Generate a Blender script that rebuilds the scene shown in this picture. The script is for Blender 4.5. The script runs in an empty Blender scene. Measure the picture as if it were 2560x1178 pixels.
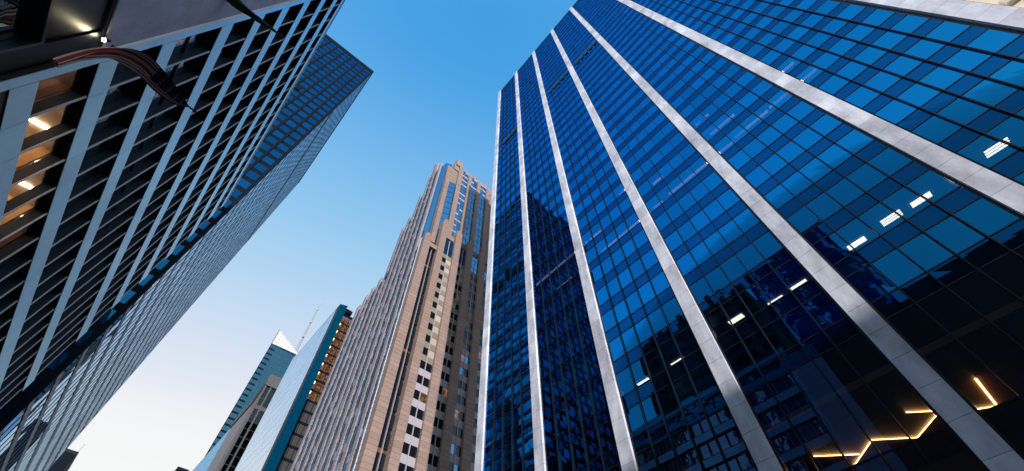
import bpy, math, random
from mathutils import Matrix, Vector
R = math.radians
random.seed(7)
S = bpy.context.scene
COL = S.collection
EYE = 1.6                      # the camera's height; all heights below are given from eye level

# ------------------------------------------------------------------ camera
PITCH, YAW, ROLL, FPX, W, H = R(56.198), R(41.882), R(-0.791), 1093.867, 2560.0, 1178.0
cd = bpy.data.cameras.new('camera'); cam = bpy.data.objects.new('camera', cd); COL.objects.link(cam)
cd.sensor_fit = 'HORIZONTAL'; cd.sensor_width = 36.0; cd.lens = FPX / W * 36.0
cd.clip_start = 0.1; cd.clip_end = 6000
f0 = Vector((math.sin(YAW), math.cos(YAW), 0)); r0 = Vector((math.cos(YAW), -math.sin(YAW), 0)); u0 = Vector((0, 0, 1))
fw = f0 * math.cos(PITCH) + u0 * math.sin(PITCH); up = -f0 * math.sin(PITCH) + u0 * math.cos(PITCH)
rr = r0 * math.cos(ROLL) + up * math.sin(ROLL); uu = -r0 * math.sin(ROLL) + up * math.cos(ROLL)
m = Matrix((rr, uu, -fw)).transposed().to_4x4(); m.translation = (0, 0, EYE)
cam.matrix_world = m
S.camera = cam

def px(p):
    """where a point (heights from eye level) falls in the photograph, None behind the camera"""
    v = Vector(p); d = v.dot(fw)
    if d < 0.2: return None
    return (W / 2 + FPX * v.dot(rr) / d, H / 2 - FPX * v.dot(uu) / d)

# ------------------------------------------------------------------ sky, sun, exposure
SUN_AZ, SUN_EL = R(-158.0), R(10.0)
w = bpy.data.worlds.new('World'); S.world = w; w.use_nodes = True
nt = w.node_tree; nt.nodes.clear()
sky = nt.nodes.new('ShaderNodeTexSky'); sky.sky_type = 'NISHITA'; sky.sun_disc = False
sky.sun_elevation = SUN_EL; sky.sun_rotation = SUN_AZ
sky.air_density = 1.0; sky.dust_density = 0.6; sky.ozone_density = 3.0
k0 = nt.nodes.new('ShaderNodeVectorMath'); k0.operation = 'SCALE'; k0.inputs['Scale'].default_value = 0.13
hs = nt.nodes.new('ShaderNodeRGBCurve')        # the deep evening blue of this sky: a colour grade of the sky texture
for ch, pts in enumerate([[(0, 0), (.026, .012), (.034, .05), (.039, .14), (.05, .29), (.063, .46), (.092, .74), (.13, .93), (1, 1)],
                          [(0, 0), (.05, .20), (.072, .342), (.081, .43), (.102, .56), (.127, .655), (.188, .80), (.25, .93), (1, 1)],
                          [(0, 0), (.10, .62), (.147, .768), (.163, .82), (.205, .862), (.25, .885), (.347, .90), (.5, .95), (1, 1)]]):
    c = hs.mapping.curves[ch]
    c.points[0].location = pts[0]; c.points[1].location = pts[-1]
    for q in pts[1:-1]: c.points.new(*q)
hs.mapping.update()
k1 = nt.nodes.new('ShaderNodeVectorMath'); k1.operation = 'SCALE'; k1.inputs['Scale'].default_value = 1 / 0.13 / 2.3
bg = nt.nodes.new('ShaderNodeBackground'); bg.inputs['Strength'].default_value = 0.13
wo = nt.nodes.new('ShaderNodeOutputWorld')
nt.links.new(sky.outputs[0], k0.inputs[0]); nt.links.new(k0.outputs[0], hs.inputs['Color']); nt.links.new(hs.outputs[0], k1.inputs[0]); nt.links.new(k1.outputs[0], bg.inputs['Color']); nt.links.new(bg.outputs[0], wo.inputs[0])
sl = bpy.data.lights.new('sun', 'SUN'); sl.energy = 2.3; sl.angle = R(1.0); sl.color = (1, 0.91, 0.83)
so = bpy.data.objects.new('sun', sl); COL.objects.link(so)
sd = Vector((math.sin(SUN_AZ) * math.cos(SUN_EL), math.cos(SUN_AZ) * math.cos(SUN_EL), math.sin(SUN_EL)))
so.rotation_euler = sd.to_track_quat('Z', 'Y').to_euler(); so.location = sd * 50
S.view_settings.view_transform = 'Standard'; S.view_settings.look = 'None'
S.view_settings.exposure = 1.2; S.view_settings.gamma = 1.0; S.view_settings.use_curve_mapping = False
S.cycles.max_bounces = 8; S.cycles.transparent_max_bounces = 8; S.cycles.glossy_bounces = 4
S.cycles.caustics_reflective = True; S.cycles.caustics_refractive = False
S.cycles.sample_clamp_indirect = 6.0

# ------------------------------------------------------------------ helpers
class MB:
    """collects faces and links them as one mesh object"""
    def __init__(s): s.v = []; s.f = []; s.mi = []; s.smooth = False
    def face(s, pts, mi=0):
        n = len(s.v); s.v += [(p[0], p[1], p[2] + EYE) for p in pts]; s.f.append(tuple(range(n, n + len(pts)))); s.mi.append(mi)
    def box(s, x0, x1, y0, y1, z0, z1, mi=0, faces='xXyYzZ'):
        if x0 > x1: x0, x1 = x1, x0
        if y0 > y1: y0, y1 = y1, y0
        n = len(s.v)
        s.v += [(x, y, z + EYE) for z in (z0, z1) for y in (y0, y1) for x in (x0, x1)]
        F = {'z': (0, 2, 3, 1), 'Z': (4, 5, 7, 6), 'y': (0, 1, 5, 4), 'Y': (2, 6, 7, 3), 'x': (0, 4, 6, 2), 'X': (1, 3, 7, 5)}
        for k in faces: s.f.append(tuple(n + i for i in F[k])); s.mi.append(mi)
    def prism(s, poly, z0, z1, mi=0):
        """a plan outline (x, y) raised from z0 to z1 (numbers, or one height per corner)"""
        k = len(poly)
        zs0 = [z0] * k if not hasattr(z0, '__len__') else z0
        zs1 = [z1] * k if not hasattr(z1, '__len__') else z1
        n = len(s.v)
        s.v += [(x, y, z + EYE) for (x, y), z in zip(poly, zs0)] + [(x, y, z + EYE) for (x, y), z in zip(poly, zs1)]
        for i in range(k):
            j = (i + 1) % k; s.f.append((n + i, n + j, n + k + j, n + k + i)); s.mi.append(mi)
        s.f.append(tuple(n + k + i for i in range(k))); s.mi.append(mi)
        s.f.append(tuple(n + i for i in reversed(range(k)))); s.mi.append(mi)
    def tube(s, pts, rads, seg=10, mi=0, caps=True):
        pts = [Vector(p) for p in pts]; rings = []
        for i, p in enumerate(pts):
            t = (pts[min(i + 1, len(pts) - 1)] - pts[max(i - 1, 0)]).normalized()
            a = t.cross(Vector((0, 1, 0))) if abs(t.y) < 0.9 else t.cross(Vector((1, 0, 0)))
            a.normalize(); b = t.cross(a); r = rads[i] if hasattr(rads, '__len__') else rads
            n = len(s.v)
            for k in range(seg):
                q = p + a * (r * math.cos(2 * math.pi * k / seg)) + b * (r * math.sin(2 * math.pi * k / seg))
                s.v.append((q.x, q.y, q.z + EYE))
            rings.append(n)
        for i in range(len(rings) - 1):
            for k in range(seg):
                k2 = (k + 1) % seg
                s.f.append((rings[i] + k, rings[i] + k2, rings[i + 1] + k2, rings[i + 1] + k)); s.mi.append(mi)
        if caps:
            s.f.append(tuple(rings[0] + k for k in reversed(range(seg)))); s.mi.append(mi)
            s.f.append(tuple(rings[-1] + k for k in range(seg))); s.mi.append(mi)
    def build(s, name, mats, parent=None):
        me = bpy.data.meshes.new(name); me.from_pydata(s.v, [], s.f)
        for mm in (mats if isinstance(mats, (list, tuple)) else [mats]): me.materials.append(mm)
        me.polygons.foreach_set('material_index', s.mi)
        if s.smooth: me.polygons.foreach_set('use_smooth', [True] * len(s.f))
        me.update()
        o = bpy.data.objects.new(name, me); COL.objects.link(o)
        if parent is not None:
            o.parent = parent; o.matrix_parent_inverse = Matrix.Translation(-parent.location)
        return o

def tag(o, label=None, cat=None, group=None, kind=None):
    if label: o['label'] = label
    if cat: o['category'] = cat
    if group: o['group'] = group
    if kind: o['kind'] = kind
    return o

def thing(name, label, cat, loc=(0, 0, 0), group=None):
    o = bpy.data.objects.new(name, None); COL.objects.link(o); o.location = loc
    return tag(o, label, cat, group)

def box(name, mats, parent, *a, **k):
    b = MB(); b.box(*a, **k); return b.build(name, mats, parent)

class Many:
    """a repeated part: the hundred that show largest become parts of their own, the rest one part"""
    def __init__(s, name, mats, parent, most=100): s.n = name; s.m = mats; s.p = parent; s.items = []; s.most = most
    def add(s, fn, quad):
        pp = [px(q) for q in quad]; a = 0
        if all(pp):
            cx = sum(p[0] for p in pp) / len(pp); cy = sum(p[1] for p in pp) / len(pp)
            a = abs(sum(pp[i][0] * pp[(i + 1) % len(pp)][1] - pp[(i + 1) % len(pp)][0] * pp[i][1] for i in range(len(pp)))) / 2
            if not (-20 < cx < W + 20 and -20 < cy < H + 20): a *= 1e-4
        s.items.append((a, fn))
    def pane(s, quad, mi=0):
        s.add(lambda b, q=quad, k=mi: b.face(q, k), quad)
    def block(s, x0, x1, y0, y1, z0, z1, mi=0, face='x', faces='xXyYzZ'):
        if face == 'x': q = [(x0, y0, z0), (x0, y1, z0), (x0, y1, z1), (x0, y0, z1)]
        elif face == 'X': q = [(x1, y0, z0), (x1, y1, z0), (x1, y1, z1), (x1, y0, z1)]
        else: q = [(x0, y0, z0), (x1, y0, z0), (x1, y0, z1), (x0, y0, z1)]
        s.add(lambda b, a=(x0, x1, y0, y1, z0, z1), k=mi, fs=faces: b.box(*a, mi=k, faces=fs), q)
    def done(s):
        s.items.sort(key=lambda t: -t[0])
        for a, fn in s.items[:s.most]:
            b = MB(); fn(b); b.build(s.n, s.m, s.p)
        rest = s.items[s.most:]
        if rest:
            b = MB()
            for a, fn in rest: fn(b)
            tag(b.build(s.n, s.m, s.p), kind='stuff')

# ------------------------------------------------------------------ materials
def base_mat(name):
    mt = bpy.data.materials.new(name); mt.use_nodes = True
    return mt, mt.node_tree, mt.node_tree.nodes['Principled BSDF']

def N(t, kind, **kw):
    n = t.nodes.new(kind)
    for k, v in kw.items(): setattr(n, k, v)
    return n

def solid(name, col, rough=0.6, metal=0.0, spec=0.5, var=0.0, island=0.0, scale=0.6, stretch=(1, 1, 1), bump=0.0, bscale=8.0, dots=0.0):
    """a matt or glossy surface with blotchy tone (var) and panel-to-panel tone differences (island)"""
    mt, t, p = base_mat(name)
    p.inputs['Roughness'].default_value = rough; p.inputs['Metallic'].default_value = metal
    p.inputs['Specular IOR Level'].default_value = spec
    p.inputs['Base Color'].default_value = (*col, 1)
    last = None
    tc = N(t, 'ShaderNodeTexCoord'); mp = N(t, 'ShaderNodeMapping'); mp.inputs['Scale'].default_value = stretch
    t.links.new(tc.outputs['Object'], mp.inputs['Vector'])
    fac = None
    if var:
        no = N(t, 'ShaderNodeTexNoise'); no.inputs['Scale'].default_value = scale; no.inputs['Detail'].default_value = 7; no.inputs['Roughness'].default_value = 0.65
        t.links.new(mp.outputs[0], no.inputs['Vector'])
        mr = N(t, 'ShaderNodeMapRange'); mr.inputs['From Min'].default_value = 0.28; mr.inputs['From Max'].default_value = 0.72
        mr.inputs['To Min'].default_value = 1 - var; mr.inputs['To Max'].default_value = 1 + var * 0.6
        t.links.new(no.outputs['Fac'], mr.inputs['Value']); fac = mr.outputs[0]
    if island:
        ge = N(t, 'ShaderNodeNewGeometry'); mr = N(t, 'ShaderNodeMapRange')
        mr.inputs['To Min'].default_value = 1 - island; mr.inputs['To Max'].default_value = 1 + island
        t.links.new(ge.outputs['Random Per Island'], mr.inputs['Value'])
        if fac is None: fac = mr.outputs[0]
        else:
            mu = N(t, 'ShaderNodeMath', operation='MULTIPLY'); t.links.new(fac, mu.inputs[0]); t.links.new(mr.outputs[0], mu.inputs[1]); fac = mu.outputs[0]
    if dots:
        vo = N(t, 'ShaderNodeTexVoronoi'); vo.inputs['Scale'].default_value = dots; vo.inputs['Randomness'].default_value = 0.25
        t.links.new(mp.outputs[0], vo.inputs['Vector'])
        mr = N(t, 'ShaderNodeMapRange'); mr.inputs['From Min'].default_value = 0.15; mr.inputs['From Max'].default_value = 0.4
        mr.inputs['To Min'].default_value = 0.72; mr.inputs['To Max'].default_value = 1.0
        t.links.new(vo.outputs['Distance'], mr.inputs['Value'])
        mu = N(t, 'ShaderNodeMath', operation='MULTIPLY')
        if fac is None: mu.inputs[0].default_value = 1
        else: t.links.new(fac, mu.inputs[0])
        t.links.new(mr.outputs[0], mu.inputs[1]); fac = mu.outputs[0]
    if fac is not None:
        mx = N(t, 'ShaderNodeVectorMath', operation='SCALE'); mx.inputs[0].default_value = col
        t.links.new(fac, mx.inputs['Scale']); t.links.new(mx.outputs[0], p.inputs['Base Color'])
    if bump:
        nb = N(t, 'ShaderNodeTexNoise'); nb.inputs['Scale'].default_value = bscale; nb.inputs['Detail'].default_value = 5
        t.links.new(mp.outputs[0], nb.inputs['Vector'])
        bu = N(t, 'ShaderNodeBump'); bu.inputs['Strength'].default_value = bump; bu.inputs['Distance'].default_value = 0.05
        t.links.new(nb.outputs['Fac'], bu.inputs['Height']); t.links.new(bu.outputs[0], p.inputs['Normal'])
    return mt

def mirror_glass(name, tint, body, refl=0.55, see=None, rough=0.0, wob=0.0, wscale=0.35, island=0.0, edge=0.25, span=0.45):
    """coated glass: a tinted mirror over a dark body, or over a view inside (see = tint of what comes through)"""
    mt = bpy.data.materials.new(name); mt.use_nodes = True; t = mt.node_tree; t.nodes.clear()
    out = N(t, 'ShaderNodeOutputMaterial'); mix = N(t, 'ShaderNodeMixShader')
    gl = N(t, 'ShaderNodeBsdfGlossy'); gl.inputs['Color'].default_value = (*tint, 1); gl.inputs['Roughness'].default_value = rough
    if see: bd = N(t, 'ShaderNodeBsdfTransparent'); bd.inputs['Color'].default_value = (*see, 1)
    else: bd = N(t, 'ShaderNodeBsdfDiffuse'); bd.inputs['Color'].default_value = (*body, 1)
    lw = N(t, 'ShaderNodeLayerWeight'); lw.inputs['Blend'].default_value = edge
    mr = N(t, 'ShaderNodeMapRange'); mr.inputs['To Min'].default_value = refl; mr.inputs['To Max'].default_value = min(1, refl + span)
    t.links.new(lw.outputs['Fresnel'], mr.inputs['Value'])
    fac = mr.outputs[0]
    if island:
        ge = N(t, 'ShaderNodeNewGeometry'); m2 = N(t, 'ShaderNodeMapRange'); m2.inputs['To Min'].default_value = 1 - island; m2.inputs['To Max'].default_value = 1.0
        t.links.new(ge.outputs['Random Per Island'], m2.inputs['Value'])
        mu = N(t, 'ShaderNodeMath', operation='MULTIPLY'); t.links.new(fac, mu.inputs[0]); t.links.new(m2.outputs[0], mu.inputs[1]); fac = mu.outputs[0]
    t.links.new(fac, mix.inputs[0]); t.links.new(bd.outputs[0], mix.inputs[1]); t.links.new(gl.outputs[0], mix.inputs[2]); t.links.new(mix.outputs[0], out.inputs[0])
    if wob:
        tc = N(t, 'ShaderNodeTexCoord'); nb = N(t, 'ShaderNodeTexNoise'); nb.inputs['Scale'].default_value = wscale; nb.inputs['Detail'].default_value = 1.5
        t.links.new(tc.outputs['Object'], nb.inputs['Vector'])
        bu = N(t, 'ShaderNodeBump'); bu.inputs['Strength'].default_value = 1.0; bu.inputs['Distance'].default_value = wob
        t.links.new(nb.outputs['Fac'], bu.inputs['Height']); t.links.new(bu.outputs[0], gl.inputs['Normal'])
    return mt

def glow(name, col, strength):
    mt = bpy.data.materials.new(name); mt.use_nodes = True; t = mt.node_tree; t.nodes.clear()
    out = N(t, 'ShaderNodeOutputMaterial'); e = N(t, 'ShaderNodeEmission')
    e.inputs['Color'].default_value = (*col, 1); e.inputs['Strength'].default_value = strength
    t.links.new(e.outputs[0], out.inputs[0]); return mt

def lit_room(name, col, strength):
    """a lit office seen through its window: the room's wall and furniture give it uneven light"""
    mt = bpy.data.materials.new(name); mt.use_nodes = True; t = mt.node_tree; t.nodes.clear()
    out = N(t, 'ShaderNodeOutputMaterial'); e = N(t, 'ShaderNodeEmission'); g = N(t, 'ShaderNodeBsdfGlossy'); ad = N(t, 'ShaderNodeMixShader')
    g.inputs['Roughness'].default_value = 0.02; g.inputs['Color'].default_value = (.6, .75, 1, 1); ad.inputs[0].default_value = 0.15
    tc = N(t, 'ShaderNodeTexCoord'); br = N(t, 'ShaderNodeTexNoise'); br.inputs['Scale'].default_value = 1.1; br.inputs['Detail'].default_value = 3
    t.links.new(tc.outputs['Object'], br.inputs['Vector'])
    cr = N(t, 'ShaderNodeValToRGB'); el = cr.color_ramp.elements
    el[0].position = 0.36; el[0].color = (col[0] * .18, col[1] * .12, col[2] * .1, 1); el[1].position = 0.66; el[1].color = (*col, 1)
    k = el.new(0.5); k.color = (col[0] * .55, col[1] * .45, col[2] * .4, 1)
    t.links.new(br.outputs['Fac'], cr.inputs[0]); t.links.new(cr.outputs[0], e.inputs['Color']); e.inputs['Strength'].default_value = strength
    t.links.new(e.outputs[0], ad.inputs[1]); t.links.new(g.outputs[0], ad.inputs[2]); t.links.new(ad.outputs[0], out.inputs[0]); return mt

M = dict(
 asphalt=solid('asphalt', (.05, .05, .052), .85, var=.3, scale=.4),
 marble=solid('pale_marble', (.70, .74, .86), .5, var=.45, island=.13, scale=.7, stretch=(1, 1, .4)),  # blotches: stone stains plus dapples of reflected light put into the colour
 dark_metal=solid('dark_anodised_metal', (.012, .016, .024), .4, metal=.3),
 mullion=solid('mullion_metal', (.006, .012, .022), .4, metal=.5),
 roofing=solid('roofing', (.03, .03, .035), .8),
 vision=mirror_glass('vision_glass', (.006, .27, .63), (.01, .02, .04), refl=.34, span=.6, see=(.15, .19, .25), wob=.0010, wscale=.5, island=.22),
 spandrel=mirror_glass('spandrel_glass', (.004, .13, .37), (.001, .004, .012), refl=.32, span=.5, wob=.0010, wscale=.5, island=.12),
 lobby_glass=mirror_glass('lobby_glass', (.12, .30, .60), (.01, .02, .04), refl=.30, see=(.62, .62, .62), wob=.0006, wscale=.5),
 slab=solid('ceiling_plaster', (.05, .05, .055), .8, var=.15),
 core=solid('core_wall', (.02, .02, .022), .8),
 panel_light=glow('ceiling_panel_light', (1, .80, .52), 4.5),
 strip_light=glow('dim_strip_light', (.85, .60, .66), 1.3),
 led=glow('warm_led', (1, .56, .18), 7.0),
 wood=solid('wood_ceiling', (.20, .10, .05), .5, var=.3, stretch=(1, .1, 1), scale=3),
 band=solid('blue_grey_panel', (.40, .76, 1.0), .30, metal=.6, var=.12, island=.06, scale=.7),
 white_trim=solid('white_trim', (.74, .83, .95), .4),
 fin=solid('fin_blade', (.018, .032, .055), .5, spec=.25, var=.15),
 fin_edge=solid('fin_edge', (.52, .60, .70), .4),  # paler than the blade: sky light on the front put into the colour
 dark_glass=mirror_glass('dark_window_glass', (.55, .72, .9), (.006, .007, .010), refl=.50, wob=.03, wscale=.9, edge=.3),
 clear_glass=mirror_glass('clear_glass', (.6, .75, .9), (0, 0, 0), refl=.06, see=(.85, .85, .85), edge=.2),
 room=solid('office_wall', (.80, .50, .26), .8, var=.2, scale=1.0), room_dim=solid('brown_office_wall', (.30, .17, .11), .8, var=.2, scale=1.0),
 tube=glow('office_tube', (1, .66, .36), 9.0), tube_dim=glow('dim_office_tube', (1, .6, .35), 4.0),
 soffit=solid('bronze_soffit', (.018, .016, .018), .7, spec=.15),
 concrete=solid('dotted_concrete', (.44, .47, .64), .85, var=.25, scale=1.2, stretch=(1, 1, .6), bump=.3, bscale=9, dots=6.5),
 granite=solid('polished_black_granite', (.004, .005, .007), .38, spec=.25, var=.3, scale=3),
 navy_granite=solid('navy_granite', (.003, .006, .014), .4, spec=.12, var=.3, scale=2),
 lamp_glow=glow('lamp_glow', (1, .88, .55), 30.0),
 tower_metal=solid('tower_dark_metal', (.0015, .006, .014), .7, spec=.08),
 tower_glass=mirror_glass('tower_front_glass', (.012, .24, .62), (.001, .012, .04), refl=.45, wob=.006, wscale=.25, island=.35),
 tower_side=mirror_glass('tower_side_glass', (.56, .78, 1.0), (.01, .04, .08), refl=.60, wob=.008, wscale=.25, island=.35),
 tower_mull=solid('tower_mullion', (.03, .06, .12), .4, metal=.2),
 pink=solid('pink_granite', (.255, .188, .170), .6, var=.14, island=.08, scale=.8),
 pink_shaded=solid('shaded_pink_granite', (.27, .25, .29), .6, var=.12, island=.07, scale=.8),  # greyer copy of the pink granite: the avenue side's shade put into the colour
 blue_glass=mirror_glass('blue_window_glass', (.16, .48, .80), (.01, .05, .12), refl=.6, wob=.004, wscale=.3, island=.3),
 black_glass=mirror_glass('black_window_glass', (.35, .5, .65), (.006, .008, .012), refl=.10, wob=.004, wscale=.3, island=.3),
 blind=solid('pale_blind', (.34, .31, .27), .8, island=.2),
 grey_panel=solid('lavender_spandrel', (.34, .33, .39), .4, island=.12),
 beige=solid('beige_panel', (.19, .165, .14), .6, island=.15),
 gold=glow('gold_office_light', (1, .72, .36), 1.4),
 gold_dim=lit_room('gold_office', (.8, .42, .18), .17),
 pale_glass=mirror_glass('pale_blue_glass', (.72, .84, .95), (.12, .20, .28), refl=.62, wob=.003, wscale=.3, island=.12),
 deep_glass=mirror_glass('deep_blue_glass', (.02, .50, 1.0), (.0, .09, .22), refl=.78, wob=.002, wscale=.3, island=.15),
 stone=solid('grey_limestone', (.46, .43, .42), .7, var=.15, scale=.5),
 brown_stone=solid('brown_cornice', (.22, .17, .14), .7, var=.15),
 teal_glass=mirror_glass('teal_glass', (.09, .25, .40), (.01, .05, .09), refl=.45, wob=.002, wscale=.2, island=.2),
 screen=solid('white_lattice_screen', (.85, .84, .84), .5),
 steel=solid('mast_steel', (.34, .36, .40), .5, metal=.3),
 red=solid('flag_red', (.27, .02, .025), .85, bump=.1), white=solid('flag_white', (.52, .50, .48), .85, bump=.1), navy=solid('flag_navy', (.012, .02, .07), .85, bump=.1),
 pole=solid('black_pole', (.012, .012, .014), .35, metal=.4),
 dark_stone=solid('dark_brown_stone', (.10, .075, .06), .75, var=.2, scale=.4),
 cream=solid('cream_stone', (.80, .72, .56), .7, var=.1),
)

# ------------------------------------------------------------------ ground
b = MB(); b.face([(-4000, -4000, -EYE), (4000, -4000, -EYE), (4000, 4000, -EYE), (-4000, 4000, -EYE)])
tag(b.build('ground', M['asphalt']), kind='structure')
b = MB(); b.box(-8.4, -3.0, -60, 400, -EYE + .004, -EYE + .15)
tag(b.build('pavement', M['stone']), kind='structure')
b = MB(); b.box(22.5, 28.0, -60, 400, -EYE + .004, -EYE + .15)
tag(b.build('pavement', M['stone']), kind='structure')

# ------------------------------------------------------------------ right: glass office tower with marble piers
XF, XG = 28.0, 28.22
TOP = 165.6
PIERS = [37.2, 27.95, 18.62, 9.18, -0.02, -9.45]
NEAR = -19.0
FL = 3.68
Z0 = 19.43
gt = thing('glass_office_tower', 'huge dark blue glass office tower ribbed with pale marble piers', 'office tower', (XF + 20, 9, 0))
box('core_wall', M['core'], gt, 40, 66, NEAR, 37.7, -EYE, TOP - 1)
for yc in PIERS + [None]:
    b = MB(); hw = .6
    y0, y1 = (yc - hw, yc + hw) if yc is not None else (NEAR - .75, NEAR + .55)
    z = -EYE
    b.box(XF + .06, XF + .9, y0 + .03, y1 - .03, -EYE, TOP + .9, 1)
    z = 10.27 - 1.845 * 6
    while z < TOP + .6:
        b.box(XF, XF + .5, y0, y1, max(z, -EYE) + .012, min(z + 1.845, TOP + 1.1) - .012); z += 1.845
    b.build('pier', [M['marble'], M['dark_metal']], gt)
spans = []
ys = PIERS + [NEAR]
for i in range(len(ys) - 1):
    spans.append((ys[i + 1] + (.76 if ys[i + 1] != NEAR else .85), ys[i] - .76))
win = Many('window', [M['vision']], gt); lob = Many('lobby_window', [M['lobby_glass']], gt); spn = Many('spandrel_panel', [M['spandrel'], M['mullion']], gt)
def wob(a): return random.uniform(-a, a)
for (ya, yb) in spans:
    n = 5; st = (yb - ya) / n
    for side in (ya - .16, yb):
        box('reveal', M['dark_metal'], gt, XG + .05, XG + .5, side + .004, side + .156, -EYE, TOP)
    for i in range(n + 1):
        y = ya + st * i
        wd = .075
        if 0 < i < n: box('mullion', M['mullion'], gt, XG - .18, XG + .05, y - wd / 2, y + wd / 2, 9.0, TOP)
    for (za, zv) in ((9.05, 12.0), (12.1, 18.05)):
        for i in range(n):
            a, c = ya + st * i + .03, ya + st * (i + 1) - .03
            lob.pane([(XG, a, za), (XG, c, za), (XG, c, zv), (XG, a, zv)])
    box('transom', M['mullion'], gt, XG - .04, XG + .06, ya, yb, 12.005, 12.095)
    for k in range(0, 41):
        zt = Z0 + FL * k
        if zt > TOP: break
        za = zt - 1.32; zv = zt + FL - 1.32
        for i in range(n):
            a, c = ya + st * i + .03, ya + st * (i + 1) - .03
            t1, t2, t3, t4 = [wob(.007) for _ in range(4)]
            if zv < TOP + .5 and k >= -2:
                win.pane([(XG + t1, a, zt + .045), (XG + t2, c, zt + .045), (XG + t3, c, zv - .045), (XG + t4, a, zv - .045)])
            q = [(XG + t2, a, za + .045), (XG + t3, c, za + .045), (XG + t4, c, zt - .045), (XG + t1, a, zt - .045)]
            def fn(bb, q=q, a=a, c=c, za=za, zt=zt):
                bb.face(q, 0)
                bb.box(XG - .035, XG + .05, a, c, zt - .045, zt + .045, 1)
                bb.box(XG - .035, XG + .05, a, c, za - .045, za + .045, 1)
            spn.add(fn, q)
win.done(); spn.done(); lob.done()
for k in range(0, 41):
    zt = Z0 + FL * k
    if zt < TOP: box('floor_slab', M['slab'], gt, XG + .12, 40, NEAR + .6, 36.5, zt - 1.2, zt - .1)
box('lobby_ceiling', M['wood'], gt, XG + .12, 40, NEAR + .6, 36.5, 15.5, 15.9)
box('lobby_wall', M['dark_metal'], gt, XG - .02, XG + .1, NEAR + .6, 36.5, -EYE, 9.0)
box('roof', M['roofing'], gt, XF + .55, 66, NEAR, 37.7, TOP - .9, TOP + .35)
box('parapet', M['dark_metal'], gt, XF + .12, XF + .5, NEAR + .6, 36.6, TOP - .6, TOP + .5)
b = MB(); b.box(XF + .95, 39.9, 37.3, 37.7, -EYE, TOP - 1); b.build('end_wall', M['dark_metal'], gt)
b = MB(); b.box(XF + .95, 39.9, NEAR, NEAR + .4, -EYE, TOP - 1); b.build('end_wall', M['dark_metal'], gt)
for (ya, yb, z) in [(16.9, 10.0, 111.0), (7.7, .8, 110.7), (34.5, 28.9, 110.8)]:
    for i in range(5):
        y = ya + (yb - ya) * (i + .5) / 5
        box('vent', M['dark_metal'], gt, XG - .22, XG - .01, y - .5, y + .5, z - 1.2, z + .9)

bl = Many('blind', [M['blind']], gt)
rb = random.Random(5)
for _ in range(46):
    ya, yb = spans[rb.choice((0, 1, 1, 2, 2, 3, 4))]; st = (yb - ya) / 5; i = rb.randrange(5); k = rb.randrange(0, 9)
    zt = Z0 + FL * k + 2.28; dr = rb.choice((.5, .8, 1.2, 2.2)); a = ya + st * i + .08; c = ya + st * (i + 1) - .08
    if rb.random() < .5: c = a + (c - a) * .4
    bl.block(XG + .16, XG + .2, a, c, zt - dr, zt - .02, 0, face='x')
bl.done()
# lights inside the glass tower
def ceil_pt(y, zg, zc):  # a fitting on ceiling zc seen through the pane at (y, zg)
    s = zc / zg; return XF * s, y * s
LIGHTS = [('bright ceiling light panel nearest the third marble pier', 15.3, 23.1, 1), ('lone ceiling light panel left of the fourth pier', 11.9, 23.0, 1),
 ('long ceiling light panel behind dark glass right of the fourth pier', 6.4, 23.5, 1), ('ceiling light panel in the reflected brown tower', 3.4, 23.0, 1),
 ('ceiling light panel just left of the fifth marble pier', 1.6, 23.1, 1), ('ceiling light panel just right of the fifth marble pier', -2.7, 23.5, 1),
 ('three tube ceiling light in a blue pane', -5.1, 23.7, 3), ('broad white ceiling light panel highest in its row', -6.9, 23.7, 1), ('triple tube ceiling light beyond the sixth marble pier', -11.3, 23.9, 3)]
for lab, y, zg, k in LIGHTS:
    zc = Z0 + FL * 2 - 1.24; x, yy = ceil_pt(y, zg, zc)
    t = thing('ceiling_light', lab, 'ceiling light', (x, yy, zc + EYE), 'ceiling lights on one office floor')
    if k == 1:
        box('diffuser', M['panel_light'], t, x - .28, x + .28, yy - .62, yy + .62, zc - .06, zc - .01)
        b = MB()
        for sx in (-.32, .28): b.box(x + sx, x + sx + .04, yy - .66, yy + .66, zc - .08, zc)
        b.build('frame', M['screen'], t)
    else:
        for j in (-.24, 0, .24): box('tube', M['panel_light'], t, x + j - .05, x + j + .05, yy - .65, yy + .65, zc - .08, zc - .01)
        box('frame', M['slab'], t, x - .34, x + .34, yy - .68, yy + .68, zc - .009, zc + .02)
for n_, (ya, yb, zg) in enumerate([(26.5, 17.0, 45.3), (16.6, 14.5, 45.2), (6.5, 5.1, 45.5), (-1.4, -4.4, 45.6), (-10.1, -11.3, 45.8), (23.0, 20.4, 41.3), (15.6, 9.5, 41.5), (7.8, 6.6, 41.6), (5.6, -2.5, 41.8), (-2.7, -6.4, 42.1), (-6.7, -11.5, 42.3), (10.8, 9.6, 48.9), (-1.0, -2.8, 49.3)]):
    k = round((zg - Z0) / FL - .4); zc = Z0 + FL * (k + 1) - 1.21
    x, y0 = ceil_pt(ya, zg, zc); _, y1 = ceil_pt(yb, zg, zc)
    lab = ['long', 'short', 'stubby', 'slim', 'brief', 'faint', 'broad', 'small', 'very long', 'medium', 'bold', 'tiny', 'thin'][n_]
    o = box('strip_light', M['strip_light'], None, x - .14, x + .14, min(y0, y1), max(y0, y1), zc - .06, zc - .008)
    fl_ = {7: 'lower', 8: 'upper'}.get(k, 'topmost')
    tag(o, f'{lab} pinkish strip light along the {["lower", "upper", "topmost"][max(0, min(2, round((zg - 41.6) / 3.7)))]} lit floor of the glass tower', 'strip light', 'strip lights inside the glass tower')
ZC = 15.44
def zig(pts):
    return [(p[0] * ZC / 15.3, p[1] * ZC / 15.3) for p in pts]
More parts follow.
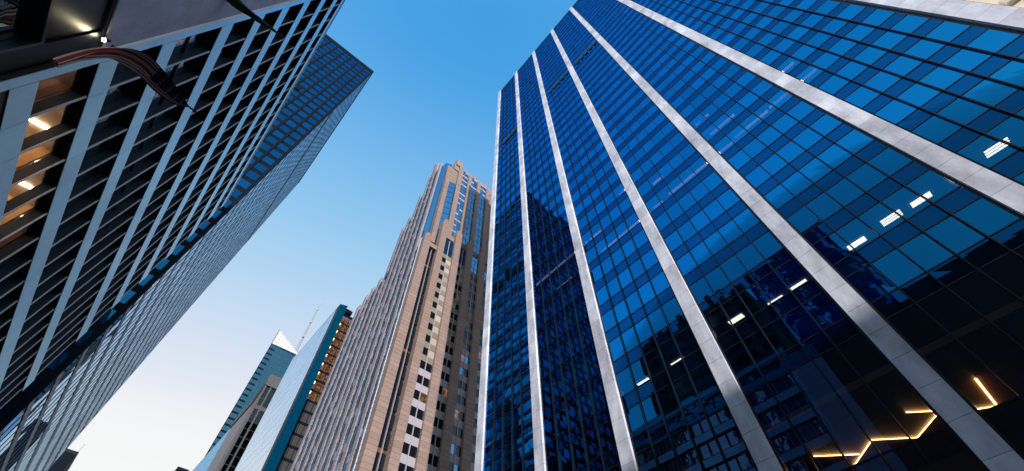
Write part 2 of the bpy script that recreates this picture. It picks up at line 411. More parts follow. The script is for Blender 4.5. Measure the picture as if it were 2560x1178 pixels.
def led(parent, a, c, r=.032):
    b = MB(); b.tube([(a[0], a[1], ZC), (c[0], c[1], ZC)], r, 6); b.build('light_bar', M['led'], parent)
t = thing('zigzag_light', 'long warm zigzag light line under the wooden lobby ceiling', 'ceiling light', (34, 4, ZC + EYE), 'zigzag lobby lights')
P = zig([(32.7, 7.75), (34.72, 5.74), (35.83, 6.61), (33.71, 4.48), (35.6, 2.52), (33.75, .53), (32.41, 1.89)])
led(t, P[0], P[1]); led(t, P[2], P[3]); led(t, P[3], P[4]); led(t, P[4], P[5]); led(t, P[5], P[6])
t = thing('zigzag_light', 'short warm V shaped light line right of the last big marble pier', 'ceiling light', (34, -1.8, ZC + EYE), 'zigzag lobby lights')
P = zig([(32.2, -1.88), (35.8, -1.82), (35.2, -.9)])
led(t, P[0], P[1], .055); led(t, P[1], P[2])

# ------------------------------------------------------------------ left: banded office building with deep fins
XL = -8.4; D = .45
BANDS = [(12.8, 13.75), (16.1, 17.05), (19.48, 20.4), (24.0, 25.1), (27.6, 28.65), (31.0, 32.1), (34.6, 35.75), (38.3, 39.45), (41.85, 43.0), (44.55, 45.5)]
YN, YE, FS = 11.55, 41.62, 1.634
lb = thing('banded_office_building', 'blue grey office building with horizontal panel bands and thin vertical fins', 'office building', (-20, 26, 0))
box('wall', M['soffit'], lb, -40, XL - D - .02, YN + .02, YE - .05, 16.25, 45.2)
box('wall', M['soffit'], lb, -40, XL - D - .02, YN + .02, YE - .05, -EYE, 13.7)
box('wall', M['soffit'], lb, -40, XL - D - .02, 21.8, YE - .05, 13.701, 16.249)
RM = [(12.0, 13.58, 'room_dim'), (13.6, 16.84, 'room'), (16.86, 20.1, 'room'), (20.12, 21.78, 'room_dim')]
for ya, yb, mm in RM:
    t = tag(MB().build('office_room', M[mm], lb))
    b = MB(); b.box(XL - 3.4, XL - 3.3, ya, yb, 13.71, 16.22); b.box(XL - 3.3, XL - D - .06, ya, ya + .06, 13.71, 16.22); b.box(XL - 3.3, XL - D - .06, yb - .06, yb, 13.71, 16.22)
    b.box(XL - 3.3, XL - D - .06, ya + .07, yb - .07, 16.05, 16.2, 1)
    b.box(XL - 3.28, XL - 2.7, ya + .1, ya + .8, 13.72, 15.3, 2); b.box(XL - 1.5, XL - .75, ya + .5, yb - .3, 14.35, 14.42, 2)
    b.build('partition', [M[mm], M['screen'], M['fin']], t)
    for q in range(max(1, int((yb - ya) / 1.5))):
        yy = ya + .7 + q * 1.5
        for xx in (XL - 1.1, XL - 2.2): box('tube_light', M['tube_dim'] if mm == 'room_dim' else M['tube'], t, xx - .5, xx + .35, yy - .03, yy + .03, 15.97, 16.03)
for i, (z0, z1) in enumerate(BANDS):
    b = MB(); y = 12.0; first = True
    b.box(XL - D, XL - .02, 11.98, YE, z0 + .012, z1 - .012, 1)
    while y < YE + .1:
        ye = min(y + FS, YE + .16)
        if ye - y > .1: b.box(XL - .02 if not first else XL - .02, XL, y + .008, ye - .008, z0, z1)
        y = 13.6 if first else y + FS; first = False
    if i == len(BANDS) - 1: b.box(XL - .3, XL + .05, YN, YE + .2, z1 + .004, z1 + .12, 2)
    b.build('spandrel_band', [M['band'], M['soffit'], M['white_trim']], lb)
b = MB(); z = -EYE
b.box(XL - D, XL - .02, YN + .03, 11.97, -EYE, 45.2, 1)
while z < 45.3:
    b.box(XL - .02, XL, YN + .06, 11.985, z + .008, min(z + 3.4, 45.5) - .008); z += 3.4
b.box(XL - .1, XL + .02, YN, YN + .055, 16.0, 45.5, 2)
b.build('end_pier', [M['band'], M['soffit'], M['white_trim']], lb)
fins = [13.57 + FS * k for k in range(18)]
for y in fins:
    b = MB()
    for i in range(len(BANDS) - 1):
        b.box(XL - D + .01, XL - .08, y - .03, y + .03, BANDS[i][1] + .003, BANDS[i + 1][0] - .003, 0)
        b.box(XL - .078, XL - .03, y - .036, y + .036, BANDS[i][1] + .003, BANDS[i + 1][0] - .003, 1)
    b.build('fin', [M['fin'], M['fin_edge']], lb)
win = Many('window', [M['dark_glass'], M['clear_glass'], M['soffit'], M['fin']], lb)
cells = [(12.02, 13.53)] + [(fins[k] + .04, fins[k + 1] - .04) for k in range(17)]
XW = XL - D + .012
for i in range(len(BANDS) - 1):
    z0, z1 = BANDS[i][1], BANDS[i + 1][0]
    for j, (a, c) in enumerate(cells):
        mi = 0
        if i == 0 and j < 6: mi = 1
        ts = [wob(.006) for _ in range(4)]
        q = [(XW + ts[0], a, z0 + .35), (XW + ts[1], c, z0 + .35), (XW + ts[2], c, z1 - .12), (XW + ts[3], a, z1 - .12)]
        def fn(bb, q=q, mi=mi, a=a, c=c, z0=z0, z1=z1, i=i, j=j):
            bb.face(q, mi)
            bb.box(XW - .01, XW + .06, a, c, z0 + .01, z0 + .34, 3)
            bb.box(XW - .01, XW + .05, a, c, z1 - .12, z1 - .02, 3)
            if z1 - z0 > 3.4: bb.box(XW - .01, XW + .07, a, c, z0 + 1.9, z0 + 1.96, 3)
        win.add(fn, q)
win.done()
box('roof', M['roofing'], lb, -40, XL - .31, YN + .02, YE - .05, 45.2, 45.45)
box('lower_wall', M['granite'], lb, XL - .4, XL - .04, 12.03, YE - .1, -EYE, 12.78)

# ------------------------------------------------------------------ left near: concrete building with granite base
cb = thing('concrete_building', 'lavender dotted concrete building with polished black granite base', 'building', (-20, -10, 0))
box('wall', M['concrete'], cb, -40, XL - .1, 7.5, YN - .02, 16.21, 43.6)
box('wall', M['dark_stone'], cb, -40, XL - .3, -34, 7.48, 16.15, 43.6)
for ya, yb, z1 in ((-60, -34.02, 38), (-82, -60.01, 34), (-100, -82.01, 36.5), (-125, -100.01, 33)): box('wing_wall', M['dark_stone'], cb, -40, XL - .32, ya, yb, 16.15, z1)  # added wings out of view, heights stepped to shade the lower marble piers
b = MB()
b.box(-40, XL - .22, -125, 11.5, -EYE, 12.2); b.box(-40, XL - .22, 10.68, 11.5, 12.204, 13.66); b.box(-40, XL - .22, -125, 11.5, 13.664, 16.13)
b.box(XL - .24, XL - .14, -34, 11.5, 16.02, 16.2, 1)
b.build('granite_base', [M['granite'], M['soffit']], cb)
box('granite_strip', M['navy_granite'], cb, XL - .21, XL - .15, 10.75, 11.53, -EYE, 16.0)
f = box('window', M['dark_glass'], cb, XL - .5, XL - .45, -20, 10.66, 12.21, 13.65)
b = MB(); b.box(XL - .22, XL - .12, -20, 10.7, 13.62, 13.74); b.box(XL - .22, XL - .12, 10.62, 10.72, 12.2, 13.615)
b.build('window_frame', M['dark_metal'], f)
box('roof', M['roofing'], cb, -40, XL - .35, -33.9, YN - .03, 43.604, 43.9)

# wall lamp
t = thing('wall_lamp', 'bright flood lamp on the black granite wall beside the flag', 'lamp', (XL, 10.95, 16.1 + EYE))
lx, ly, lz = XL + .0, 10.97, 15.98
b = MB(); b.tube([(XL - .14, ly, lz - .05), (lx, ly, lz)], .02, 8); b.build('bracket', M['pole'], t)
b = MB(); b.tube([(lx, ly, lz - .02), (lx + .04, ly, lz + .06), (lx + .1, ly, lz + .12)], [.075, .07, .03], 12); b.build('housing', M['pole'], t)
b = MB(); b.tube([(lx - .006, ly, lz - .075), (lx - .002, ly, lz - .022)], [.055, .065], 12); b.build('bulb', M['lamp_glow'], t)
ld = bpy.data.lights.new('lamp_light', 'SPOT'); ld.energy = 9; ld.color = (1, .88, .55); ld.spot_size = R(110); ld.spot_blend = .6; ld.shadow_soft_size = .06
lo = bpy.data.objects.new('lamp_light', ld); COL.objects.link(lo); lo.location = (lx + .1, ly - .02, lz - .12 + EYE)
lo.rotation_euler = Vector((.25, .55, 1)).to_track_quat('Z', 'Y').to_euler()
lo.parent = t; lo.matrix_parent_inverse = Matrix.Translation(-t.location)

# ------------------------------------------------------------------ flagpoles and flags
def flagpole(base, tip, label):
    t = thing('flagpole', label, 'flagpole', (base[0], base[1], base[2] + EYE), 'flagpoles on the left facades')
    a, c = Vector(base), Vector(tip)
    b = MB(); b.smooth = True; b.tube([a, a.lerp(c, .5), c], [.055, .048, .032], 12); b.build('pole', M['pole'], t)
    d = (c - a).normalized(); b = MB(); b.smooth = True
    b.tube([c, c + d * .02, c + d * .05, c + d * .08, c + d * .1], [.02, .05, .058, .045, .01], 12); b.build('finial', M['pole'], t)
    b = MB(); b.tube([a - d * .12, a + d * .14], [.085, .085], 12); b.build('socket', M['dark_metal'], t)
    return t
flagpole((-8.5, 11.5, 16.62), (-5.33, 11.5, 16.03), 'slim black flagpole carrying the striped flag')
flagpole((-8.6, 10.2, 23.4), (-5.80, 10.2, 23.38), 'black flagpole with dark furled cloth at the top edge')

def curve(P, t):
    """Catmull-Rom through P at t in 0..1"""
    n = len(P) - 1; x = min(t * n, n - 1e-6); i = int(x); u = x - i
    p = [Vector(P[max(0, min(n, i + k))]) for k in (-1, 0, 1, 2)]
    return .5 * (2 * p[1] + (p[2] - p[0]) * u + (2 * p[0] - 5 * p[1] + 4 * p[2] - p[3]) * u * u + (3 * p[1] - p[0] - 3 * p[2] + p[3]) * u ** 3)

def flag(name, spine, width, label, folds, seedy, canton=True):
    """cloth blown along a curved spine; stripes run along it, the starred corner sits at the pole end"""
    rnd = random.Random(seedy); NU, NV = 90, 40
    ph = [rnd.uniform(0, 6.28) for _ in range(4)]
    b = MB(); b.smooth = True; idx = {}
    for i in range(NU + 1):
        u = i / NU; c = curve(spine, u); tg = (curve(spine, min(1, u + .02)) - curve(spine, max(0, u - .02))).normalized()
        wd = curve([(x, 0, 0) for x in width], u).x
        side = tg.cross(Vector((.55, .25, -.8))).normalized(); nrm = side.cross(tg).normalized()
        for j in range(NV + 1):
            v = j / NV - .5
            fold = math.sin(v * folds * 6.28 + ph[0] + u * 2.2) * .10 + math.sin(v * folds * 13 + ph[1] - u * 3.0) * .035
            off = math.sin(u * 7 + ph[2] + v * 2) * .03
            q = c + side * (v * wd + .25 * fold * wd) + nrm * (fold + off) * min(1.0, .35 + u * 1.5)
            idx[i, j] = len(b.v); b.v.append((q.x, q.y, q.z + EYE))
    for i in range(NU):
        for j in range(NV):
            u = i / NU; s = int(j / NV * 13)
            mi = 0 if s % 2 == 0 else 1
            if canton and u < .36 and 4 <= s: mi = 2
            if mi == 2 and i % 6 in (2,) and j % 4 == 1 and j > 13: mi = 1
            b.f.append((idx[i, j], idx[i + 1, j], idx[i + 1, j + 1], idx[i, j + 1])); b.mi.append(mi)
    o = b.build(name, [M['red'], M['white'], M['navy']])
    md = o.modifiers.new('cloth_thickness', 'SOLIDIFY'); md.thickness = .006
    return tag(o, label, 'flag')
flag('flag', [(-5.55, 11.49, 16.02), (-6.0, 11.42, 15.98), (-6.75, 11.25, 16.05), (-7.35, 11.1, 16.1), (-7.85, 10.95, 15.65), (-8.05, 10.9, 14.6), (-8.0, 10.85, 13.45)], [.10, .75, 1.15, 1.2, .95, .6, .15],
     'red and white striped flag with starred blue corner, wind twisted on its pole', 1.4, 3)

# furled cloth on the second pole
b = MB(); b.smooth = True; pts = []; rads = []
NU, NV = 40, 28
for i in range(NU + 1):
    u = i / NU; x = -5.95 - u * 2.6
    for k in range(NV):
        a = 2 * math.pi * k / NV
        r = (.035 + .15 * min(1, u * 1.2)) * (1 + .28 * math.sin(3 * a + u * 5) + .14 * math.sin(7 * a - u * 9))
        b.v.append((x, 10.2 + math.cos(a) * r, 23.36 - .10 * u + math.sin(a) * r + EYE))
for i in range(NU):
    for k in range(NV):
        k2 = (k + 1) % NV
        b.f.append((i * NV + k, i * NV + k2, (i + 1) * NV + k2, (i + 1) * NV + k)); b.mi.append(0)
tag(b.build('furled_flag', [solid('black_cloth', (.015, .016, .02), .8, bump=.2)]), 'black furled cloth wrapped round the upper flagpole', 'flag')

# ------------------------------------------------------------------ left rear: blue slab tower
XT, YT, YT2, ZT = -11.8, 65.6, 128.5, 176.0
tw = thing('slab_tower', 'tall blue slab tower with gridded front and pale ribbed side', 'tower', (-30, 95, 0))
box('wall', M['tower_metal'], tw, -48, XT - .14, YT + .12, YT2, -EYE, ZT)
b = MB(); b.box(-48, XT - .03, YT - .1, YT + .1, ZT - 1.9, ZT + .5); b.box(XT - .13, XT, YT + .12, YT2, ZT - 1.2, ZT + .5)
b.box(XT - .45, XT, YT - .12, YT + .1, -EYE, ZT - 1.91); b.build('corner_trim', M['tower_metal'], tw)
cx = [-12.25 - 2.83 * k for k in range(13)]
for k, x in enumerate(cx[1:]):
    box('pier', M['tower_metal'], tw, x - .3, x + .3, YT - .14, YT + .11, -EYE, ZT - 1.92)
win = Many('window', [M['tower_glass']], tw); spn = Many('side_window', [M['tower_side']], tw)
TFL = 3.72
for k in range(0, 47):
    zt = ZT - 2.1 - TFL * k
    if zt < 2: break
    for i in range(12):
        xa, xb = cx[i] - .32, cx[i + 1] + .32
        ts = [wob(.004) for _ in range(4)]
        win.pane([(xb, YT + .06 + ts[0], zt - 2.45), (xa, YT + .06 + ts[1], zt - 2.45), (xa, YT + .06 + ts[2], zt - .15), (xb, YT + .06 + ts[3], zt - .15)])
ny = 30; sy = (YT2 - YT - .4) / ny
MECH = 128.0
for k in range(0, 46):
    zt = ZT - 1.3 - TFL * k
    if zt < 3: break
    if abs(zt - 1.8 - MECH) < TFL / 2: continue
    for i in range(ny):
        a = YT + .3 + sy * i
        ts = [wob(.006) for _ in range(4)]
        spn.pane([(XT - .1 + ts[0], a + .06, zt - 2.5), (XT - .1 + ts[1], a + sy - .06, zt - 2.5), (XT - .1 + ts[2], a + sy - .06, zt - .1), (XT - .1 + ts[3], a + .06, zt - .1)])
win.done(); spn.done()
for i in range(ny + 1):
    y = YT + .3 + sy * i
    b = MB(); b.box(XT - .13, XT - .055, y - .06, y + .06, -EYE, MECH - 2); b.box(XT - .13, XT - .055, y - .07, y + .07, MECH + 2.0, ZT - 1.21); b.build('mullion', M['tower_mull'], tw)
for k in range(0, 47):
    zt = ZT - 1.3 - TFL * k
    if zt < 3 or abs(zt - 1.8 - MECH) < TFL / 2: continue
    box('spandrel', M['tower_mull'], tw, XT - .13, XT - .075, YT + .3, YT2 - .1, zt - 3.5, zt - 2.6)
box('louvre_band', M['roofing'], tw, XT - .12, XT - .08, YT + .3, YT2 - .1, MECH - 1.7, MECH + 1.7)
box('hatch', M['tower_metal'], tw, -23.6, -21.9, YT - .2, YT - .01, 126.6, 129.6)

# ------------------------------------------------------------------ centre: pink granite tower
pk = thing('pink_granite_tower', 'stepped pink granite tower with blue windows behind the glass tower', 'tower', (45, 90, 0))
YP = 70.0
PFL = 3.8
def stone_pier(x0, x1, y0, y1, z0, z1, mat, name='pier', cap=True, step=1.06):
    b = MB(); b.box(x0 + .04, x1 - .04, y0 + .04, y1 - .04, z0, z1, 1); z = z0
    while z < z1:
        b.box(x0, x1, y0, y1, z + .035, min(z + step, z1) - .035); z += step
    if cap: b.box(x0 + .25 * (x1 - x0), x1 - .25 * (x1 - x0), y0 + .1, y1 - .1, z1 - .03, z1 + .9)
    b.build(name, [mat, M['brown_stone']], pk)
box('wall', M['brown_stone'], pk, 29.4, 75, YP + 1.46, 109.8, -EYE, 108)            # lower body
box('upper_wall', M['brown_stone'], pk, 31.5, 58, YP + 3.6, 93, 108.01, 166)      # shaft
box('wing_wall', M['brown_stone'], pk, 29.4, 31.49, YP + 6, 93.2, 108.01, 138)
box('wing_wall', M['brown_stone'], pk, 29.4, 31.49, YP + 6, 86.5, 138.01, 152)
wins = Many('window', [M['black_glass'], M['blue_glass'], M['blind'], M['gold_dim'], M['grey_panel'], M['beige']], pk)
# front of the lower block
stone_pier(28.5, 30.7, YP - .1, YP + 2, -EYE, 108.5, M['pink'])
stone_pier(33.2, 35.2, YP - .5, YP + 1.6, -EYE, 120.5, M['pink'])
for x0, x1, zt in [(38.6, 40.8, 119), (43.4, 45.5, 117.5), (48.4, 50.6, 116), (53.5, 55.7, 115)]: stone_pier(x0, x1, YP - .5, YP + 1.6, -EYE, zt, M['pink'])
box('bridge', M['pink'], pk, 30.75, 33.15, YP + .1, YP + 1.2, 104.0, 105.8)
k = 0; z = 2.0
while z < 116:
    for bi, (xa, xb) in enumerate([(35.2, 38.6), (40.8, 43.4), (45.5, 48.4), (50.6, 53.5)]):
        if z > 112 - bi * 1.5: continue
        xm = (xa + xb) / 2
        for wi, (a, c) in enumerate(((xa + .04, xm - .09), (xm + .09, xb - .04))):
            r = random.random()
            mi = 0 if r < .95 else 2
            if z > 104: mi = 1
            elif z > 66 + bi * 4:
                mi = (0 if wi == 0 else 2) if bi == 0 else random.choice((0, 0, 0, 2))
            elif z > 18 and r > .94: mi = 3
            elif bi == 2 and r > .5: mi = 1
            wins.block(a, c, YP + .18, YP + .3, z, z + 2.0, mi, face='y', faces='yzZxX')
            wins.block(a, c, YP + .1, YP + .28, z + 2.04, z + PFL - .04, 4 if z < 62 + bi * 5 else (5 if z < 103 else 1), face='y', faces='yzZxX')
        if z < 4: box('mullion', M['grey_panel'], pk, xm - .085, xm + .085, YP - .02, YP + .31, 2, 112)
    z += PFL
# the dark recess beside the corner pier
z = 2.0
while z < 106:
    wins.block(30.8, 32.1, YP + 1.3, YP + 1.4, z, z + 2.9, 0, face='y', faces='yzZ')
    wins.block(32.15, 33.1, YP + 1.0, YP + 1.1, z, z + 2.9, 0, face='y', faces='yzZ')
    wins.block(30.8, 33.1, YP + 1.3, YP + 1.42, z + 2.95, z + PFL - .05, 3 if random.random() < .22 else 0, face='y', faces='yzZ')
    z += PFL
box('recess_post', M['grey_panel'], pk, 32.02, 32.12, YP + .8, YP + 1.29, -EYE, 106)
# top parapets of the lower block
box('parapet', M['pink'], pk, 35.2, 56, YP + .7, YP + 1.4, 113.8, 116.2)
# upper shaft front at YU
YU = YP + 3.0
stone_pier(31.3, 32.9, YU - .9, YU + 1.2, 108.02, 153, M['pink'])
stone_pier(36.3, 38.2, YU - .6, YU + 1.2, 116.2, 170, M['pink'])
for x0, x1 in [(41.3, 42.9), (46.0, 47.6), (50.9, 52.5)]: stone_pier(x0, x1, YU - .5, YU + 1.1, 116.2, 168, M['pink'])
z = 116.5
while z < 166:
    for xa, xb in [(38.2, 41.3), (42.9, 46.0), (47.6, 50.9)]:
        xm = (xa + xb) / 2
        for a, c in ((xa + .05, xm - .08), (xm + .08, xb - .05)):
            wins.block(a, c, YU + .2, YU + .3, z, z + 2.7, 1, face='y', faces='yzZ')
            wins.block(a, c, YU + .15, YU + .28, z + 2.75, z + PFL - .05, random.choice((1, 2, 4, 4)), face='y', faces='yzZ')
    z += PFL
# blue glass bay between the two piers
bay = [(33.0, YU + 1.2), (33.0, YU - .2), (35.6, YU - .9), (36.2, YU - .2), (36.2, YU + 1.2)]
b = MB(); b.prism(bay, 108.02, 152); b.build('glass_bay', M['blue_glass'], pk)
b = MB()
for k in range(12): b.prism([(x + (.04 if x < 34 else -.0), y - .05) for x, y in bay], 110 + k * PFL, 110.18 + k * PFL)
b.build('bay_transom', M['mullion'], pk)
box('crown_wall', M['pink'], pk, 34.2, 54, YU + .3, YU + 1.2, 166.2, 171.5)
box('crown_wall', M['pink'], pk, 34.2, 35.6, YU + 1.21, 84, 153, 171.5)
box('crown_block', M['pink'], pk, 34.6, 37.2, YU - .2, YU + 2.6, 170.2, 175.0)
for x in (35.0, 36.8, 44.5, 50.5): box('pinnacle', M['pink'], pk, x - .45, x + .45, YU + .4, YU + 1.3, 171.5, 173.4 + (2.6 if x < 37 else 0))
b = MB(); b.prism([(29.0, 75.5), (29.6, 74.4), (31.2, 74.2), (31.2, 79.0), (29.0, 79.0)], 108.03, 164); b.build('glass_bay', M['blue_glass'], pk)
b = MB(); b.prism([(31.6, 77.0), (34.1, 76.0), (34.1, 84), (31.6, 84)], 166.02, 174); b.build('crown_glass', M['blue_glass'], pk)
box('crown_fin', M['pink'], pk, 28.9, 30.2, 80.9, 82.3, 152.01, 176.5)
box('roof', M['roofing'], pk, 35.61, 58, YU + 1.21, 93, 166.01, 167.5)
# avenue side
XA = 28.75
prof = [(72.0, 108.5), (75.6, 166), (79.3, 172), (83.0, 166), (86.6, 154), (90.2, 142), (93.4, 138), (97.4, 112), (101.5, 111), (105.6, 110.5), (109.8, 109)]
# stepped masses behind the piers
for i in range(len(prof) - 1):
    y0, z0 = prof[i]; y1, z1 = prof[i + 1]
    zz = min(z0, z1) - 3
    box('side_wall', M['brown_stone'], pk, XA + .45, 29.39 if zz < 109 else 31.5, y0 + .01, y1 - .01, 2, zz)
    if zz > 109: box('side_roof', M['pink_shaded'], pk, XA + .3, 31.6, y0 + .02, y1 - .02, zz + .004, zz + .9)
    ym = (y0 + y1) / 2
    z = 2.2
    while z < zz - 3:
        for a, c in ((y0 + .75, ym - .12), (ym + .12, y1 - .75)):
            wins.block(XA + .16, XA + .44, a, c, z, z + 2.1, 1 if random.random() < .3 else 0, face='x', faces='xyYzZ')
            wins.block(XA + .10, XA + .44, a, c, z + 2.14, z + PFL - .04, 0 if random.random() < .7 else 4, face='x', faces='xyYzZ')
        z += PFL
    box('mullion', M['tower_mull'], pk, XA - .02, XA + .4, ym - .11, ym + .11, 2, zz)
for y, z in prof: stone_pier(XA - .06, XA + .9, y - .7, y + .7, -EYE, z, M['pink_shaded'])
stone_pier(XA - .3, XA + .4, YP + 1.95, YP + 2.35, 2, 108, M['white_trim'], cap=False)
box('vent', M['dark_metal'], pk, XA - .25, XA + .2, 90.9, 92.6, 107.6, 110.2)
wins.done()

# ------------------------------------------------------------------ glass tower with gold lit recess
gg = thing('angular_glass_tower', 'pale and deep blue glass tower with gold lights in its recess', 'tower', (35, 150, 0))
YG, ZG = 133.0, 128.5
b = MB(); b.prism([(27.6, 133.7), (27.95, 133.2), (30.9, 133.2), (31.0, 137.5), (46, 137.5), (46, 172), (27.6, 172)], -EYE, [ZG - 2, ZG + .6, ZG + 1.4, ZG + 1.4, ZG + 1.0, ZG, ZG - 2]); b.build('wall', M['tower_metal'], gg)
fr = Many('front_window', [M['deep_glass']], gg); sd_ = Many('side_window', [M['pale_glass']], gg)
z = 4.0
while z < ZG - 1:
    zt = min(z + 3.9, ZG + .4)
    for xa, xb in ((28.0, 28.92), (28.98, 29.9), (29.96, 30.88)): fr.pane([(xa, 133.15, z + .1), (xb, 133.15, z + .1), (xb, 133.15, zt), (xa, 133.15, zt)])
    for i in range(15):
        a = 133.8 + i * 2.54; t2 = [wob(.012) for _ in range(4)]
        sd_.pane([(27.54 + t2[0], a + .05, z + .1), (27.54 + t2[1], a + 2.49, z + .1), (27.54 + t2[2], a + 2.49, min(zt, ZG - 2.1)), (27.54 + t2[3], a + .05, min(zt, ZG - 2.1))])
    z += 3.9
fr.done(); sd_.done()
b = MB(); b.prism([(27.5, 133.72), (27.9, 133.1), (27.98, 133.19), (27.58, 133.76)], -EYE, ZG - 1); b.build('corner_trim', M['roofing'], gg)
gl = Many('lit_window', [M['gold'], M['gold_dim'], M['roofing']], gg)
z = 4.0
while z < ZG - 3:
    for i in range(4):
        x = 31.3 + i * 1.7
        lit = z > 88
        gl.block(x, x + 1.5, 137.3, 137.45, z + .3, z + 3.3, (1 if lit else 2), face='y', faces='yzZ')
        if lit and i == 0 and z < 122: gl.block(x + .1, x + .75, 136.9, 137.25, z + 2.2, z + 3.0, 0, face='y')
    z += 3.9
gl.done()
box('roof_frame', M['tower_metal'], gg, 29.0, 34.5, 136.5, 138, ZG + 1.5, ZG + 3.2)

# ------------------------------------------------------------------ limestone slab, wedge of pale glass, crystal tower, mast
ls = thing('limestone_building', 'grey limestone building with two dark window strips up its front', 'building', (33, 210, 0))
YS = 200
b = MB(); b.prism([(25.9, YS + 2.0), (26.9, YS + .6), (34.5, YS + .6), (34.5, YS + 26), (25.9, YS + 26)], -EYE, [121, 132, 135, 135, 121]); b.build('wall', M['stone'], ls)
for a, c in ((26.6, 27.4), (29.1, 29.8), (32.0, 33.0)): box('pier', M['stone'], ls, a, c, YS, YS + .59, -EYE, 129)
b = MB(); b.prism([(25.4, YS + 26), (25.4, YS + 1.8), (26.6, YS - .2), (27.2, YS + .5), (26.2, YS + 2.2), (26.2, YS + 26)], [119.6, 119.6, 131.5, 131.5, 119.6, 119.6], [122.4, 122.4, 135.5, 135.5, 122.4, 122.4]); b.build('cornice', M['brown_stone'], ls)
box('cornice', M['stone'], ls, 26.5, 34.6, YS - .2, YS + .59, 129.2, 135)
wn = Many('window', [M['black_glass']], ls)
z = 6
while z < 128:
    for a, c in ((27.45, 29.05), (29.85, 31.95)): wn.block(a, c, YS + .4, YS + .59, z, z + 3.4, 0, face='y', faces='yzZ')
    z += 3.8
wn.done()
box('belt_course', M['stone'], ls, 27.41, 31.99, YS + .1, YS + .58, 117.4, 119.2)

wd = thing('sloping_glass_building', 'low pale blue glass block in front of the crystal tower', 'building', (40, 265, 0))
b = MB(); b.prism([(28, 234), (50, 234), (50, 302), (28, 302)], -EYE, 131); b.build('wall', M['roofing'], wd)
pn = Many('window', [mirror_glass('mid_blue_glass', (.28, .52, .80), (.03, .08, .15), refl=.6, wob=.003, island=.12)], wd)
for k in range(16):
    z = 130 - k * 4.0
    for i in range(17):
        y = 234.2 + i * 4.0; pn.pane([(27.94, y, z - 3.9), (27.94, y + 3.9, z - 3.9), (27.94, y + 3.9, z), (27.94, y, z)])
pn.done()

cr = thing('crystal_tower', 'teal glass crystal tower with a slanted white lattice crown', 'tower', (40, 315, 0))
YC = 300
b = MB(); b.prism([(29.8, YC), (52, YC), (52, YC + 45), (34.6, YC + 45)], -EYE, [225, 225.5, 225, 224]); b.build('wall', M['tower_metal'], cr)
ct = Many('window', [M['teal_glass'], M['tower_metal']], cr)
for k in range(26):
    z = 224 - k * 4.3
    for i in range(11):
        x = 30.0 + i * 2.0
        ct.pane([(x, YC - .06, z - (4.2 if i > 1 else 2.9)), (x + 1.94, YC - .06, z - (4.2 if i > 1 else 2.9)), (x + 1.94, YC - .06, z), (x, YC - .06, z)])
ct.done()
b = MB(); b.prism([(29.7, YC - .3), (29.98, YC - .3), (29.98, YC), (29.7, YC)], -EYE, 238.5); b.build('edge_trim', M['tower_metal'], cr)
b = MB()
nb = 7
def crown(x): return 238.3 - (x - 29.8) * (238.3 - 226.6) / 20.5
for i in range(nb + 1):
    x = 30.0 + i * 2.9; b.box(x - .2, x + .2, YC - .05, YC + .15, 224.9, crown(x), 1)
for k in range(5):
    z = 225.5 + k * 2.6; xe = min(50.3, 29.8 + (238.3 - z) * 20.5 / 11.7); b.box(30, xe, YC + .16, YC + .3, z, z + .4, 1)
b.prism([(30, YC + .32), (50.3, YC + .32), (50.3, YC + .42), (30, YC + .42)], 224.9, [crown(30), crown(50.3), crown(50.3), crown(30)])
b.build('lattice_screen', [M['screen'], M['steel']], cr)
mast = thing('antenna_mast', 'thin steel lattice antenna mast rising behind the crystal tower', 'antenna', (49.3, 310, 225 + EYE))
b = MB(); bx, by = 49.3, 310
def mr_(z): return max(.12, 1.15 * (1 - (z - 222) / 84))
for sx, sy in ((1, 1), (1, -1), (-1, 1), (-1, -1)):
    b.tube([(bx + sx * mr_(z), by + sy * mr_(z), z) for z in (222, 245, 270, 285)], [.2, .17, .14, .1], 6)
z = 223
while z < 284:
    r_, r2 = mr_(z), mr_(z + 2.6)
    for (a, c) in (((1, 1), (1, -1)), ((1, -1), (-1, -1)), ((-1, -1), (-1, 1)), ((-1, 1), (1, 1))):
        b.tube([(bx + a[0] * r_, by + a[1] * r_, z), (bx + c[0] * r2, by + c[1] * r2, z + 2.6)], .09, 5)
        b.tube([(bx + a[0] * r_, by + a[1] * r_, z), (bx + c[0] * r_, by + c[1] * r_, z)], .09, 5)
    z += 2.6
b.build('lattice', M['steel'], mast)
b = MB(); b.tube([(bx, by, 283), (bx, by, 304)], [.22, .08], 8); b.build('tip', M['steel'], mast)
for z in (250, 266, 281):
    b = MB(); b.tube([(bx, by, z), (bx, by, z + 1.8)], [mr_(z) + .35] * 2, 8); b.build('antenna_drum', M['steel'], mast)

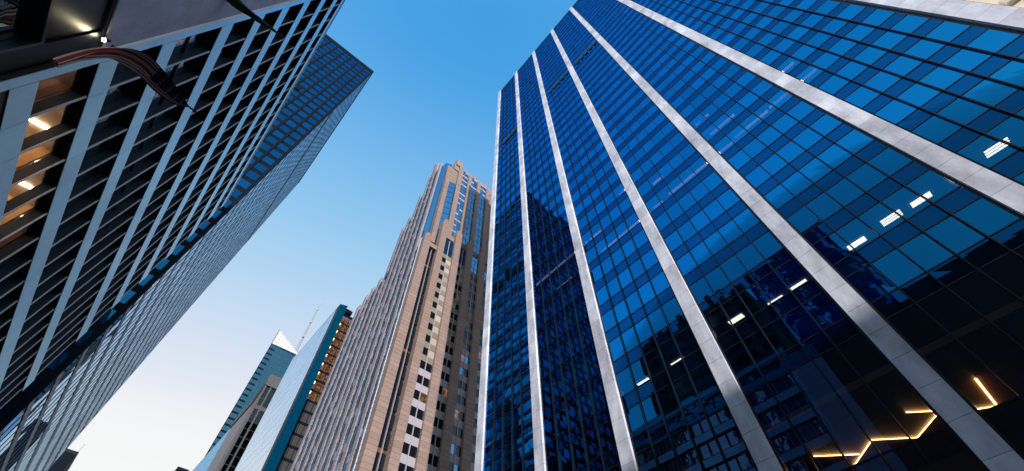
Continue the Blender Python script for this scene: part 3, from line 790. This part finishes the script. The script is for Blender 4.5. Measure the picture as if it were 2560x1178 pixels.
# far rooftops that just show at the bottom edge
fb = thing('far_tower', 'small dark navy rooftop with a rod beside the slab tower foot', 'building', (-28, 300, 0))
box('wall', M['tower_metal'], fb, -40, -22.6, 300, 320, -EYE, 121); box('parapet', M['navy_granite'], fb, -40.2, -22.4, 299.8, 320.2, 121.01, 122.6)
b = MB(); b.tube([(-22.9, 300.5, 122.6), (-22.9, 300.5, 127)], .22, 6); b.build('rod', M['steel'], fb)
fb = thing('far_tower', 'sliver of a dark rooftop at the bottom edge left of the crystal tower', 'building', (27, 355, 0))
box('wall', M['tower_metal'], fb, 24, 30.5, 350, 360, -EYE, 151.0); box('parapet', M['navy_granite'], fb, 23.8, 30.7, 349.8, 360.2, 151.01, 152.3)

# ------------------------------------------------------------------ neighbours that show only as reflections or slivers
ds = thing('dark_stone_tower', 'dark brown banded stone tower mirrored in the glass facade', 'tower', (-35, 27, 0))
box('wall', M['dark_stone'], ds, -50, -22, 13, 41.5, -EYE, 73)
wn = Many('window', [M['black_glass']], ds)
for k in range(8):
    for i in range(9): wn.block(-22.02, -21.9, 13.6 + i * 3.1, 16.2 + i * 3.1, 46 + k * 3.4, 47.9 + k * 3.4, 0, face='X')
wn.done()
for i in range(9): box('roof_vent', M['dark_stone'], ds, -24, -22.8, 14.5 + i * 2.9, 15.6 + i * 2.9, 73.01, 74.2 + (i % 3) * .8)
dg = thing('blue_glass_tower', 'blue glass tower with glinting panes mirrored in the facade', 'tower', (-45, 4, 0))
box('wall', M['tower_metal'], dg, -60, -30, -6.5, 12.9, -EYE, 82)
wn = Many('window', [M['deep_glass'], M['pale_glass']], dg)
for k in range(11):
    for i in range(8):
        y = -6.3 + i * 2.4; z = 42 + k * 3.6
        for h in range(2):
            wn.pane([(-29.95 + wob(.02), y, z + h * 1.75), (-29.95 + wob(.02), y + 2.3, z + h * 1.75), (-29.95 + wob(.02), y + 2.3, z + h * 1.75 + 1.7), (-29.95 + wob(.02), y, z + h * 1.75 + 1.7)], 1 if random.random() < .12 else 0)
wn.done()
cs = thing('cream_building', 'sunlit cream stone building glimpsed past the last marble pier', 'building', (40, -40, 0))
box('wall', M['cream'], cs, 28.6, 60, -60, -20.2, -EYE, 46)
for k in range(5): box('cornice', M['cream'], cs, 28.2, 28.59, -60, -20.1, 26 + k * 3.9, 26.7 + k * 3.9)
wn = Many('window', [M['black_glass']], cs)
for k in range(5):
    for i in range(9): wn.block(28.45, 28.59, -24 - i * 3.6, -22 - i * 3.6, 27.2 + k * 3.9, 29.4 + k * 3.9, 0, face='x')
wn.done()
